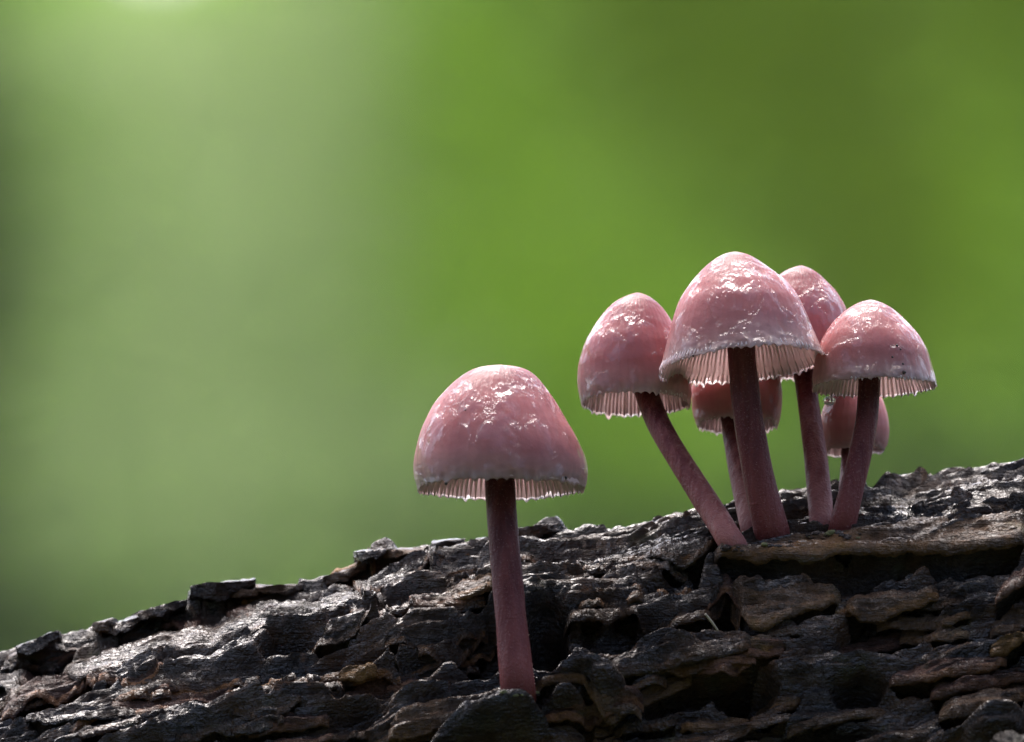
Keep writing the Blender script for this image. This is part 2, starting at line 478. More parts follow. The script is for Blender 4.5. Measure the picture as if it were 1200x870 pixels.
# settle the rough surface so that its skyline runs where the smooth one was drawn
def pits():
    return [(*hit(a, b), c * PXM / CM, d * PXM / CM, e) for a, b, c, d, e in PITS] + [(*hit(a, b), c * PXM / CM, d * PXM / CM, -e) for a, b, c, d, e in RISES]
_cx = np.arange(-7, 7.01, .06); _cp = np.linspace(-.4, 1.3, 220)
CX_, CP_ = np.meshgrid(_cx, _cp, indexing='ij')
_dd = disp(CX_, CP_)
BIAS = float(_dd[:, 60:].mean())
for _ in range(2):
    q = base(CX_, CP_) + bnormal(CP_) * disp(CX_, CP_)[..., None]
    sky_z = (q[..., 2] - math.tan(PITCH) * (q[..., 1] - YC)).max(1)
    want = zh(_cx) + .02
    e = sky_z - want
    k = np.ones(9) / 9
    e = np.convolve(np.pad(e, 4, mode='edge'), k, mode='valid')
    _CORR[0] = _cx; _CORR[1] = (np.interp(_cx, *_CORR) if len(_CORR[1]) == len(_cx) else 0) + e * .85
    _pits = pits()

def surf(x, phi):
    """point on the displaced log, metres"""
    x = np.atleast_1d(np.asarray(x, float)); phi = np.atleast_1d(np.asarray(phi, float))
    return (base(x, phi) + bnormal(phi) * disp(x, phi, False)[..., None]) * CM

def strip(lower, width, proud=.16, mat='wood_black', seed=0, name='wood_strip', thick=.10, jag=3.0, edge=1.0, back=.0, groove=.16, gdepth=.32, wide=1.5, pscale=.55, stain=None, flat=.4):
    """a flake of wood: lower lip along the pixel line `lower`, its upper side running back into the log"""
    lp = np.array(lower, float)
    seg = np.r_[0, np.cumsum(np.hypot(*np.diff(lp, axis=0).T))]
    n = max(10, int(seg[-1] / 2.0))
    t = np.linspace(0, seg[-1], n)
    lx, ly = np.interp(t, seg, lp[:, 0]), np.interp(t, seg, lp[:, 1])
    ly = ly + jag * .9 * fbm(t / 55.0, seed * 3.1 + 0 * t, seed=80, octv=5, gain=.55)
    wv = np.interp(t, np.linspace(0, seg[-1], len(width)), width) if np.ndim(width) else np.full(n, float(width))
    u = t / seg[-1]
    taper = np.minimum(1, np.minimum(u, 1 - u) * seg[-1] / (9 + 7 * random.random())) ** .6
    wv = wv * (.35 + .65 * taper) * (1 + .25 * fbm(t / 30., seed + 0 * t, seed=81))
    wv = wv * wide
    proud = proud * pscale
    le = ly.copy()
    for it in range(2):                            # settle the lip on its row
        lo = np.array([hit(a, b) for a, b in zip(lx, le)])
        up = np.array([hit(a, b) for a, b in zip(lx + .12 * wv, le - wv)])
        m = int(np.clip(arc(np.abs(lo[:, 1] - up[:, 1]).max()) / .022, 13, 60))
        q = np.linspace(0, 1, m)
        x = up[:, None, 0] + (lo[:, None, 0] - up[:, None, 0]) * q
        ph = up[:, None, 1] + (lo[:, None, 1] - up[:, None, 1]) * q
        bd = disp(x, ph, False)
        sm = bd.mean()
        bd = flat * bd + (1 - flat) * sm                       # flakes bridge the small hollows under them
        tex = .012 * fbm(x * 22, arc(ph) * 30, seed=85, octv=2) + .045 * fbm(x * 2.2, arc(ph) * 6 + seed, seed=82, octv=4, gain=.6) + .022 * fbm(x * 8, arc(ph) * 12, seed=83, octv=3)
        off = back + (proud * (.25 + .75 * taper[:, None]) - back) * q ** .45 + tex
        top = base(x, ph) + bnormal(ph) * (bd + off)[..., None]
        er = np.clip(ly - row_of(top[:, -1]), -30, 30)
        er = np.convolve(np.pad(er, 6, mode='edge'), np.ones(13) / 13, mode='valid')
        if it < 1: le = le + er
    if groove:
        o_ = np.argsort(lo[:, 0])
        GROOVES.append((lo[o_, 0], arc(lo[o_, 1]), groove, gdepth))
    # rounded lip, then the underside going back in
    lip_ph = lo[:, 1] + .012
    th = .7 * thick * (.6 + .4 * taper) * (1 + .5 * fbm(t / 14., seed + 0 * t, seed=84))
    l1 = base(lo[:, 0], lip_ph) + bnormal(lip_ph) * (bd[:, -1] + off[:, -1] - .35 * th)[:, None]
    l2 = base(lo[:, 0], lip_ph + .004) + bnormal(lip_ph) * (bd[:, -1] + off[:, -1] - th)[:, None]
    mid = .5 * (lo + up)
    l3 = base(mid[:, 0], mid[:, 1]) + bnormal(mid[:, 1]) * (bd[:, m // 2] + off[:, m // 2] - th * 1.2 - .03)[:, None]
    l4 = base(up[:, 0], up[:, 1]) + bnormal(up[:, 1]) * (bd[:, 0] + off[:, 0] - th - .05)[:, None]
    rows = np.concatenate([top, l1[:, None], l2[:, None], l3[:, None], l4[:, None]], 1)   # n, m+4, 3
    k = m + 4
    ea = np.zeros((n, k)); ea[:, m - 1:m + 2] = edge; ea[:, m - 2] = .3 * edge
    if stain:
        ea[:, :m] += .95 * np.exp(-((lx - stain[0]) / stain[1]) ** 2)[:, None] * smooth(.1, .5, q)
    F = grid_faces(n, k, wrap_m=True)
    caps = [list(range(k))[::-1], list((n - 1) * k + np.arange(k))]
    o = mesh_obj(name, rows.reshape(-1, 3) * CM, [tuple(int(v) for v in f) for f in F] + [tuple(int(v) for v in c) for c in caps], M[mat], log, attrs={'edge': ea.ravel()})
    return o

S = strip
# the ledges one can make out, each as in the photograph
S([(73, 791), (150, 769), (245, 750), (350, 732), (456, 710), (505, 697), (568, 680)], [8, 22, 26, 24, 20, 16, 8], .3, seed=1, edge=.6, flat=.15, wide=1.7)
S([(2, 842), (60, 815), (100, 803), (150, 800), (203, 783)], [20, 16, 14, 14, 10], .24, 'wood_red', 2, edge=1)
S([(132, 815), (190, 798), (252, 788), (304, 781)], [10, 16, 14, 8], .2, seed=3)
S([(300, 800), (345, 797), (390, 784), (470, 770)], [8, 6, 10, 8], .18, seed=4, edge=1)
S([(76, 864), (92, 842), (120, 830), (190, 822), (280, 806)], [12, 12, 14, 16, 10], .24, 'wood_red', 5)
S([(398, 684), (440, 674), (480, 660), (522, 645)], [12, 16, 16, 8], .24, seed=6, edge=1)
S([(458, 688), (485, 686), (512, 680)], 12, .22, seed=7)
S([(528, 702), (555, 694), (582, 686)], 14, .26, 'wood_brown', 8)
S([(608, 660), (650, 656), (706, 662)], [14, 18, 10], .24, seed=9, edge=.4)
S([(688, 676), (730, 668), (780, 656), (842, 645)], [10, 16, 16, 14], .2, seed=10, edge=.9)
S([(735, 676), (770, 675), (812, 664)], 10, .2, seed=11, edge=1)
S([(675, 700), (710, 692), (755, 688)], [10, 14, 8], .28, seed=12, edge=.6)
S([(660, 727), (720, 716), (790, 716), (850, 705)], [16, 22, 22, 14], .22, seed=13, edge=.3)
S([(455, 872), (520, 842), (590, 824), (640, 810), (680, 803), (730, 822), (752, 836)], [14, 18, 14, 12, 8, 10, 8], .2, 'wood_brown', 14, edge=.3)
S([(712, 788), (760, 772), (830, 764), (880, 756)], [14, 18, 14, 10], .24, seed=15, edge=.3)
S([(835, 650), (880, 655), (948, 654), (1000, 648), (1053, 648), (1124, 645), (1171, 640), (1204, 632)], [10, 16, 22, 24, 28, 32, 32, 30], .46, 'wood_brown', 16, edge=.4, thick=.16, jag=2, stain=(945, 55), flat=.12, wide=1.15, back=.1, groove=.3, gdepth=.45)
S([(992, 606), (1040, 604), (1089, 607), (1140, 598), (1206, 592)], [14, 24, 26, 30, 28], .22, seed=18, edge=0, flat=.2)
S([(762, 660), (800, 652), (842, 645)], [8, 14, 10], .2, seed=19, edge=.5)
S([(856, 716), (900, 709), (945, 692), (985, 688)], [24, 28, 22, 8], .26, 'wood_brown', 20, edge=.4)
S([(990, 706), (1025, 708), (1060, 702), (1100, 693)], [14, 20, 16, 8], .3, 'wood_brown', 21, edge=.5)
for k in range(4):
    S([(800 + 6 * k, 776 + 8 * k - 14), (850, 770 + 8 * k - 14), (896 - 5 * k, 767 + 8 * k - 14)], 6, .16, 'wood_red', 22 + k, edge=.4, thick=.05, name='wood_splinter')
S([(795, 852), (860, 838), (905, 826), (942, 818)], [10, 16, 16, 10], .26, 'wood_brown', 30, edge=.4)
S([(1042, 796), (1090, 788), (1130, 780), (1180, 772)], [8, 12, 10, 6], .24, 'wood_red', 31, edge=.6)
S([(1090, 812), (1130, 800), (1180, 796), (1204, 790)], [8, 12, 12, 8], .2, 'wood_red', 32, edge=.3)
S([(1100, 838), (1140, 826), (1204, 812)], [16, 22, 20], .26, 'wood_brown', 33, edge=.3)
S([(1165, 692), (1185, 680), (1206, 668)], [8, 14, 12], .34, 'wood_red', 34, edge=.3)
S([(1160, 735), (1185, 730), (1206, 724)], [10, 12, 12], .22, 'wood_brown', 35, edge=.3)
S([(1160, 758), (1185, 752), (1206, 748)], [8, 10, 10], .22, 'wood_ochre', 36, edge=.3)
S([(110, 736), (150, 728), (200, 712)], [8, 8, 6], .3, seed=38, edge=.5)
S([(0, 775), (35, 764), (78, 748)], [12, 14, 8], .34, seed=39, edge=.2)
S([(285, 700), (320, 695), (356, 686)], [6, 7, 4], .3, 'wood_brown', 40, edge=1)
S([(380, 682), (410, 674), (440, 666)], [6, 8, 6], .26, 'wood_ochre', 41, edge=1)
S([(398, 782), (420, 778), (442, 770)], [9, 10, 7], .25, 'wood_ochre', 45, edge=.8)
S([(490, 758), (530, 748), (572, 735)], [9, 14, 10], .14, 'wood_black', 46, edge=.5)
# smaller unnamed slivers along the grain
rs = random.Random(5)
taken = 0
for k in range(85):
    cx = rs.uniform(-10, 1205)
    hy = np.interp(cx, _hpx[:, 0], _hpx[:, 1])
    cy = hy + 14 + (880 - hy - 14) * rs.random() ** 1.15
    ln = rs.uniform(40, 150)
    sl = -math.tan(R(rs.uniform(4, 17)))
    if 560 < cx < 660 and cy > 690: continue
    if cx > 825 and cy < 668: continue
    mat = rs.choices(['wood_black', 'wood_brown', 'wood_red', 'wood_ochre'], [6, 3 if cx > 700 else 1, 2, .4])[0]
    S([(cx - ln / 2, cy - sl * ln / 2), (cx, cy + rs.uniform(-3, 3)), (cx + ln / 2, cy + sl * ln / 2)], [rs.uniform(4, 8), rs.uniform(6, 12), rs.uniform(3, 7)],
      rs.uniform(.06, .2), mat, 100 + k, 'wood_sliver', rs.uniform(.04, .09), 3, rs.uniform(0, .8), groove=rs.uniform(.03, .14), gdepth=rs.uniform(.12, .3))

# the log's body, with a hollow under every flake
xs = np.concatenate([np.arange(-34, -6.3, .3), np.arange(-6.2, 6.2, .0185), np.arange(6.3, 34.2, .3)])
ph_dense = np.arange(R(-26), R(86), .0185 / 4.1)
ph_rest = np.linspace(R(86.5), R(333), 90)
phs = np.concatenate([ph_dense, ph_rest])
XX, PH = np.meshgrid(xs, phs, indexing='ij')
DD = disp(XX, np.where(PH > R(180), PH - 2 * math.pi, PH), True, True)
endt = 1 - 0.08 * smooth(31, 34, np.abs(XX))
pos = base(XX, PH) + bnormal(PH) * DD[..., None]
n_x, n_p = XX.shape
V = pos.reshape(-1, 3) * CM
F = grid_faces(n_x, n_p, wrap_m=True)
fuzz = fbm(XX * 1.2, arc(PH) * 5, seed=60, octv=3)
edge_attr = (0.25 * smooth(.2, .55, fuzz)).reshape(-1)
# end faces: ragged broken discs
rings = []
for side, row in ((0, 0), (1, n_x - 1)):
    c = pos[row].mean(0)
    prev = row * n_p + np.arange(n_p)
    for k, fr in enumerate((.72, .42, .15)):
        ringp = c + (pos[row] - c) * fr
        ringp[:, 0] += (1 if side else -1) * (.25 * fbm(np.cos(phs) * 3 * fr, np.sin(phs) * 3 * fr, seed=70 + side) + .1)
        start = len(V)
        V = np.vstack([V, ringp * CM])
        cur = start + np.arange(n_p)
        q = np.stack([prev, np.roll(prev, -1), np.roll(cur, -1), cur], -1)
        F = np.vstack([F, q[:, ::-1] if side else q])
        prev = cur
edge_attr = np.concatenate([edge_attr, np.zeros(len(V) - len(edge_attr))])
wood = mesh_obj('wood', V, F[:, ::-1], M['wood_black'], log, attrs={'edge': edge_attr})

# a blunt knob of wood sticking out of the log near its lower right
def lump(name, c, r, mat, parent, seed=0, n=18, sq=(1, 1, 1), amp=.35, f=1.0):
    th = np.linspace(0, math.pi, n)[:, None]; p = np.linspace(0, 2 * math.pi, 2 * n, endpoint=False)[None]
    d = np.stack([np.sin(th) * np.cos(p), np.sin(th) * np.sin(p), np.cos(th) + 0 * p], -1)
    k = 1 + amp * fbm(d[..., 0] * 1.6 * f + seed, d[..., 1] * 1.6 * f, d[..., 2] * 1.6 * f + .01, seed=90, octv=4)
    v = d * k[..., None] * np.array(sq) * r + c
    return mesh_obj(name, v.reshape(-1, 3), grid_faces(n, 2 * n, True)[:, ::-1], M[mat], parent, attrs={'edge': np.zeros(v.shape[0] * v.shape[1])})
x, ph = hit(1182, 868)
lump('wood_knob', surf(x, ph)[0] + np.array([.001, -.008, -.0032]), .0034, 'wood_dull', log, 3, 40, (1.2, 2.6, .8), .5, 1.6)
for k, (a, b, r, mt) in enumerate([(118, 733, 9, 'wood_brown'), (215, 716, 12, 'wood_black'), (190, 718, 10, 'wood_black'), (60, 748, 12, 'wood_black'), (20, 762, 12, 'wood_black'), (245, 716, 9, 'moss'), (238, 708, 7, 'wood_black'),
                                   (165, 725, 8, 'moss'), (310, 690, 7, 'moss'), (328, 770, 8, 'wood_red'), (272, 700, 12, 'wood_black')]):
    x, ph = hit(a, b)
    lump('wood_nub' if mt != 'moss' else 'moss_tuft', surf(x, ph)[0], r * PXM, mt, log, k, 20, (1.2, 1, .8), .6, 1.4)
x, ph = hit(287, 718)
lump('orange_crumb', surf(x, ph)[0] + np.array([0, -.0003, .0002]), 5 * PXM, 'pebble', log, 4, 14, (1, 1, .9), .2)

# ------------------------------------------------------------------ mushrooms
from mathutils.bvhtree import BVHTree
bpy.context.view_layer.update()
_v, _f, _n = [], [], 0
for o in log.children:
    me = o.data
    co = np.empty(len(me.vertices) * 3); me.vertices.foreach_get('co', co)
    _v.append(co.reshape(-1, 3))
    me.calc_loop_triangles()
    tri = np.empty(len(me.loop_triangles) * 3, dtype=np.int32); me.loop_triangles.foreach_get('vertices', tri)
    _f.append(tri.reshape(-1, 3) + _n); _n += len(me.vertices)
WOOD = BVHTree.FromPolygons((np.vstack(_v) * 100).tolist(), np.vstack(_f).tolist())
def wood_depth(px, py):
    o = Vector((0, -DIST, CZ)) * 100
    d = (Vector(P(px, py, 0)) * 100 - o).normalized()
    h = WOOD.ray_cast(o, d)[0]
    return h.y / 100 if h is not None else YC * CM
def tube(pts, rads, seg=40, n=120, wob=.07, seed=0):
    pts = np.array(pts); 
    t = np.linspace(0, 1, len(pts)); tt = np.linspace(0, 1, n)
    # Catmull-Rom style smoothing through repeated averaging of a dense polyline
    c = np.stack([np.interp(tt, t, pts[:, i]) for i in range(3)], -1)
    for _ in range(140):
        c[1:-1] = .5 * c[1:-1] + .25 * (c[:-2] + c[2:])
    r = np.interp(tt, np.linspace(0, 1, len(rads)), rads)
    d = np.gradient(c, axis=0); d /= np.linalg.norm(d, axis=1, keepdims=True)
    s = np.cross(d, [0, 1, 0]); s /= np.linalg.norm(s, axis=1, keepdims=True)
    f = np.cross(s, d)
    a = np.linspace(0, 2 * math.pi, seg, endpoint=False)
    k = 1 + wob * fbm(np.cos(a)[None] * 1.2 + seed, np.sin(a)[None] * 1.2, tt[:, None] * 5 + .01, seed=95, octv=3)
    v = c[:, None] + (np.cos(a)[None, :, None] * s[:, None] + np.sin(a)[None, :, None] * f[:, None]) * (r[:, None] * k)[..., None]
    return v, tt

def mushroom(label, sections, rim_y, depth, ky, roll, stem_px, stem_w, foot_depth=None, cap_mat='cap', stem_mat='stem', seed=0, group=None, teeth=64, crinkle=1.0, tooth=5.0, sink=.0028):
    """sections: rows (py, x_left, x_right) of the cap outline from apex to rim"""
    rg = np.random.default_rng(seed + 11)
    sec = np.array(sections, float)
    cxr = (sec[-1, 1] + sec[-1, 2]) / 2
    sc = (depth * CM + DIST) / DIST                     # pixels at that depth are a touch larger in metres
    O = P(cxr, rim_y, depth * CM)                       # centre of the rim circle
    Hpx = rim_y - sec[0, 0]
    zz = (rim_y - sec[:, 0]) * PXM * sc
    rr = (sec[:, 2] - sec[:, 1]) / 2 * PXM * sc
    cc = ((sec[:, 2] + sec[:, 1]) / 2 - cxr) * PXM * sc
    # resample along the outline, evenly in arc length
    L = np.r_[0, np.cumsum(np.hypot(np.diff(zz), np.diff(rr)))]
    nr = 110
    l = np.linspace(0, L[-1], nr)
    Z, RR, CC = (np.interp(l, L, q) for q in (zz, rr, cc))
    for _ in range(30):
        for q in (Z, RR, CC):
            q[1:-1] = .5 * q[1:-1] + .25 * (q[:-2] + q[2:])
    H = Z[0]
    nt = 320
    th = np.linspace(0, 2 * math.pi, nt, endpoint=False)
    # irregular teeth: angular positions jittered
    ph = th * teeth / (2 * math.pi) + .35 * fbm(np.cos(th) * 5, np.sin(th) * 5, .3 + 0 * th, seed=seed + 3)
    saw = .5 + .5 * np.cos(2 * math.pi * ph)
    tamp = .85 * tooth * PXM * (.3 + 2.0 * np.abs(fbm(np.cos(th) * 6, np.sin(th) * 6, .7 + 0 * th, seed=seed + 4)))
    rt = np.random.default_rng(seed + 77).uniform(.15, 1.3, teeth)
    tamp = tamp * rt[np.floor(ph + .5).astype(int) % teeth]
    wave = 3.0 * PXM * crinkle * fbm(np.cos(th) * 2.6, np.sin(th) * 2.6, .2 + 0 * th, seed=seed + 5, octv=3)
    def place(r, z, th, c=0.0, full=1.0):
        """rim-tilted cap space to world"""
        x = c + r * np.cos(th); y = r * np.sin(th)
        wgt = np.clip(1 - z / H, 0, 1.3)
        zo = z + wgt * (roll * x - ky * y)
        return np.stack(np.broadcast_arrays(O[0] + x, O[1] + y, O[2] + zo), -1)
    hN = Z / H
    lowm = smooth(.34, 0, hN)[:, None]
    vlow = smooth(.10, 0, hN)[:, None]
    lump_ = 1 + .018 * fbm(np.cos(th)[None] * 1.8 + seed, np.sin(th)[None] * 1.8, hN[:, None] * 2.5 + .01, seed=96, octv=3)
    r_o = RR[:, None] * lump_ * (1 + lowm ** 2 * .004 * crinkle * (saw[None] - .5)) + vlow * wave[None] * .5
    r_o = r_o * (1 - vlow * .012 * fbm(np.cos(th) * 9, np.sin(th) * 9, .5 + 0 * th, seed=seed + 8)[None])
    frill = fbm(np.cos(th)[None] * 8, np.sin(th)[None] * 8, hN[:, None] * 22 + .01, seed=seed + 9, octv=2)
    r_o = r_o + smooth(.16, .02, hN)[:, None] * 1.3 * crinkle * PXM * frill
    z_o = Z[:, None] + vlow * wave[None] - smooth(.045, 0, hN)[:, None] * tamp[None] * saw[None] ** 1.5
    outer = place(r_o, z_o, th[None], CC[:, None])
    # inner side of the flesh
    thick = 3.5 * PXM + .06 * H * smooth(0, .8, hN)
    ni = 60
    idx = np.linspace(nr - 1, 22, ni)
    Zi = np.interp(idx, np.arange(nr), Z); Ri = np.interp(idx, np.arange(nr), RR); Ci = np.interp(idx, np.arange(nr), CC)
    Ti = np.interp(idx, np.arange(nr), thick)
    edgeT = np.clip(np.arange(ni) / 6.0, .16, 1)
    Ri2 = np.maximum(Ri - Ti * edgeT, 0); 
    vli = smooth(.10, 0, Zi / H)[:, None]
    Zi2 = (Zi - .35 * Ti * edgeT * smooth(.3, .8, Zi / H))[:, None] + vli * wave[None] - smooth(.045, 0, Zi / H)[:, None] * tamp[None] * saw[None] ** 1.5
    inner = place(Ri2[:, None] + vli * wave[None] * .5, Zi2, th[None], Ci[:, None])
    allv = np.concatenate([outer, inner], 0)
    nrow = nr + ni
    V = np.vstack([allv.reshape(-1, 3), inner[-1].mean(0)[None]])
    F = [tuple(int(q) for q in f) for f in grid_faces(nrow, nt, True)]
    ic = len(V) - 1; last = (nrow - 1) * nt
    F += [(last + j, last + (j + 1) % nt, ic) for j in range(nt)]
    F = [f[::-1] for f in F]
    hgt = np.concatenate([np.repeat(hN, nt), np.repeat(Zi / H, nt), [1]])
    stp = np.concatenate([np.tile(1 - saw, nrow), [0]])
    # base of the thing: where the stem leaves the wood
    sp = np.array(stem_px, float)
    fx, fph = hit(*sp[-1])
    foot = P(sp[-1, 0], sp[-1, 1], wood_depth(*sp[-1]) + (.45 if foot_depth is None else foot_depth) * CM)
    root = empty('mushroom', tuple(foot), label, 'mushroom', group)
    cap = mesh_obj('cap', V, F, M[cap_mat], root, attrs={'height': hgt, 'stripe': stp})
    cap.data.materials.append(M['flesh'])
    mi = np.zeros(len(F), dtype=np.int32); mi[(nr + 1) * nt:] = 1
    cap.data.polygons.foreach_set('material_index', mi)
    # gills: thin blades from the stem out to every tooth of the rim
    gv, gf = [], []
    sr = stem_w[0] / 2 * PXM
    kk = 9
    for g in range(teeth):
        # angle of the tooth
        tgt = g
        a0 = np.interp(tgt, np.r_[ph, ph[0] + teeth], np.r_[th, 2 * math.pi]) if g >= ph[0] else th[0]
        for short in (0, 1):
            a = a0 + (short * math.pi / teeth)
            u = np.linspace(.0 if not short else .5, 1, kk)
            rin = sr * 1.1
            rout = np.interp(2.0 * PXM, Zi[::1], Ri2)
            rad = rin + (rout - rin) * u
            co = Ci[0]
            wv = np.interp(a % (2 * math.pi), np.r_[th, 2 * math.pi], np.r_[wave, wave[0]])
            low = .42 * H * (1 - u ** 3.0) + (wv - (.55 if not short else .0) * tooth * PXM) * u ** 10 + short * .03 * H * (1 - u)
            rev = np.argsort(Ri2)
            hi = np.interp(rad, Ri2[rev], Zi[rev]) + .02 * H
            hi = np.maximum(hi, low + .02 * H)
            w = PXM * np.linspace(.5, 1.7 if not short else 1.4, kk)
            b0 = len(gv)
            for i in range(kk):
                da = w[i] / max(rad[i], 1e-5)
                for (z_, s_) in ((low[i], 0), (.35 * low[i] + .65 * hi[i], 1), (hi[i], 1.8), (.35 * low[i] + .65 * hi[i], -1)):
                    if s_ == 1.8: s_ = 0
                    gv.append(place(rad[i], z_, a + s_ * da, co))
            for i in range(kk - 1):
                p = b0 + 4 * i
                for e in range(4):
                    gf.append((p + e, p + (e + 1) % 4, p + 4 + (e + 1) % 4, p + 4 + e))
            gf.append((b0, b0 + 3, b0 + 2, b0 + 1)); e_ = b0 + 4 * (kk - 1); gf.append((e_, e_ + 1, e_ + 2, e_ + 3))
    mesh_obj('gills', np.array(gv), gf, M['gill'], root)
    # stem
    topd = depth * CM
    n = len(sp)
    pts = []
    for i, (a, b) in enumerate(sp):
        f = (i / (n - 1)) ** 1.0
        pts.append(P(a, b, topd + (foot[1] - topd) * f))
    pts = np.array(pts)
    dirn = pts[-1] - pts[-2]; dirn /= np.linalg.norm(dirn)
    pts = np.vstack([pts[0] + (pts[0] - pts[1]) / np.linalg.norm(pts[0] - pts[1]) * .30 * H, pts, pts[-1] + dirn * sink * .35 + np.array([0, sink * 1.3, 0])])
    rads = np.array([stem_w[0]] + list(stem_w) + [stem_w[-1]], float) / 2 * PXM * sc
    v, tt = tube(pts, rads, seed=seed)
    nn, sg = v.shape[:2]
    Fq = [tuple(int(q) for q in f)[::-1] for f in grid_faces(nn, sg, True)] + [tuple(range(sg)), tuple(int(q) for q in ((nn - 1) * sg + np.arange(sg)))[::-1]]
    stem = mesh_obj('stem', v.reshape(-1, 3), Fq, M[stem_mat], root, attrs={'height': np.repeat(1 - tt, sg)})
    # pale granules sitting on the stem
    gv, gf = [], []
    for _ in range(900):
        i = rg.integers(12, nn - 4); j = rg.integers(0, sg)
        p = v[i, j]; c = v[i].mean(0); d = (p - c) / np.linalg.norm(p - c)
        s = PXM * rg.uniform(.35, .85)
        t1 = np.cross(d, [0, 0, 1.]); t1 /= np.linalg.norm(t1); t2 = np.cross(d, t1)
        p = p + t1 * rg.normal() * PXM + t2 * rg.normal() * PXM
        b0 = len(gv)
        gv += [p + t1 * s - d * s, p - t1 * s * .5 + t2 * s * .87 - d * s, p - t1 * s * .5 - t2 * s * .87 - d * s, p + d * s * rg.uniform(.6, 1.5)]
        gf += [(b0, b0 + 1, b0 + 3), (b0 + 1, b0 + 2, b0 + 3), (b0 + 2, b0, b0 + 3), (b0, b0 + 2, b0 + 1)]
    gr = mesh_obj('granules', np.array(gv), gf, M['granule'], stem, shade=False)
    gr['kind'] = 'stuff'
    return root, dict(O=O, outer=outer, th=th, H=H)

GRP = 'mushrooms in the cluster'
mA, iA = mushroom('mushroom standing alone apart from the cluster on the wet log', 
    [(427.5, 583, 587), (429, 566, 604), (433, 552, 619), (442, 538, 630), (451, 527, 637), (472, 508, 652), (500, 494, 669), (520, 488, 680), (535, 485, 686), (548, 483, 689), (562, 485, 688), (573, 489, 685)],
    574, -0.75, .08, 0.0, [(586, 566), (588, 610), (593, 665), (598, 720), (603, 770), (607, 808)], (35, 35, 36, 37, 39, 41), seed=1, stem_mat='stem_dark', teeth=50)
mB, iB = mushroom('mushroom with a curved leaning stem and pale base, at the open end of the cluster',
    [(343, 745, 749), (346, 735, 759), (352, 722, 768), (362, 711, 778), (376, 700, 787), (400, 685, 798), (428, 677, 807), (450, 676, 810), (465, 679, 810), (473, 682, 808)],
    473, 1.15, .19, 0.0, [(755, 452), (768, 495), (797, 540), (825, 585), (845, 615), (860, 640)], (28, 28, 28, 29, 30, 32), .03, seed=2, group=GRP, teeth=42)
mC, iC = mushroom('largest and tallest mushroom, broad frosted rim and thick dark stem, in the cluster',
    [(295, 859, 864), (297, 848, 876), (303, 838, 886), (312, 826, 899), (330, 809, 921), (350, 795, 936), (375, 786, 947), (400, 779, 956), (414, 776, 961), (422, 774, 963), (428, 771, 966)],
    428, 0.30, .17, .10, [(869, 412), (872, 450), (878, 500), (887, 550), (897, 595), (906, 630)], (33, 34, 35, 37, 39, 42), .03, seed=3, group=GRP, stem_mat='stem_dark', teeth=56, crinkle=1.4)
mD, iD = mushroom('tall mushroom whose cap is half hidden behind the largest cap',
    [(311.5, 936, 941), (314, 927, 949), (320, 915, 959), (340, 897, 979), (357, 888, 990), (380, 882, 998), (400, 880, 1001), (425, 881, 1001), (437, 884, 998)],
    437, 1.55, .08, 0.0, [(942, 438), (947, 470), (953, 515), (959, 560), (962, 600), (962, 622)], (24, 25, 27, 28, 28, 28), .03, seed=4, group=GRP, teeth=40)
mE, iE = mushroom('small deep-pink mushroom tucked under the largest cap',
    [(408, 862, 866), (413, 842, 888), (424, 824, 904), (440, 813, 913), (460, 809, 917), (480, 811, 916), (492, 814, 914), (498, 817, 911)],
    498, 1.62, .17, 0.0, [(856, 486), (861, 520), (868, 555), (877, 595), (886, 626)], (25, 26, 28, 30, 32), .25, 'cap_deep', seed=5, group=GRP, teeth=36)
mF, iF = mushroom('mushroom with dark specks on its cap beside the hanging water drop',
    [(351.5, 1018, 1023), (354, 1007, 1033), (362, 993, 1047), (375, 978, 1061), (392, 966, 1076), (411, 958, 1087), (430, 954, 1092), (445, 952, 1096), (454, 953, 1097)],
    455, 0.55, .11, .02, [(1019, 447), (1017, 490), (1008, 535), (998, 575), (987, 620)], (26, 26, 27, 28, 31), .03, seed=6, group=GRP, stem_mat='stem_dark', teeth=46)
mG, iG = mushroom('lowest mushroom, short with a plain pale pink cap, behind the speckled one',
    [(444, 1001, 1005), (448, 989, 1017), (458, 976, 1029), (472, 967, 1036), (488, 961, 1041), (505, 959, 1043), (520, 960, 1041), (530, 963, 1036)],
    530, 1.85, .10, .06, [(993, 522), (992, 550), (989, 590), (987, 612)], (13, 14, 15, 16), .35, 'cap_pale', seed=7, group=GRP, teeth=34, tooth=1.5)

# crumbs of wood gathered round the feet
rc = random.Random(3)
for (fx_, fy_, w_) in [(860, 643, 20), (908, 636, 24), (963, 627, 17), (988, 626, 20), (606, 812, 24)]:
    for k in range(7):
        a_, b_ = fx_ + rc.uniform(-1, 1) * w_, fy_ + rc.uniform(-2, 5)
        lump('wood_crumb', P(a_, b_, wood_depth(a_, b_)), rc.uniform(1.6, 4.2) * PXM, rc.choice(['wood_black', 'wood_brown', 'moss', 'wood_black']), log, k + fx_, 10, (1.3, 1, .7), .7, 1.5)

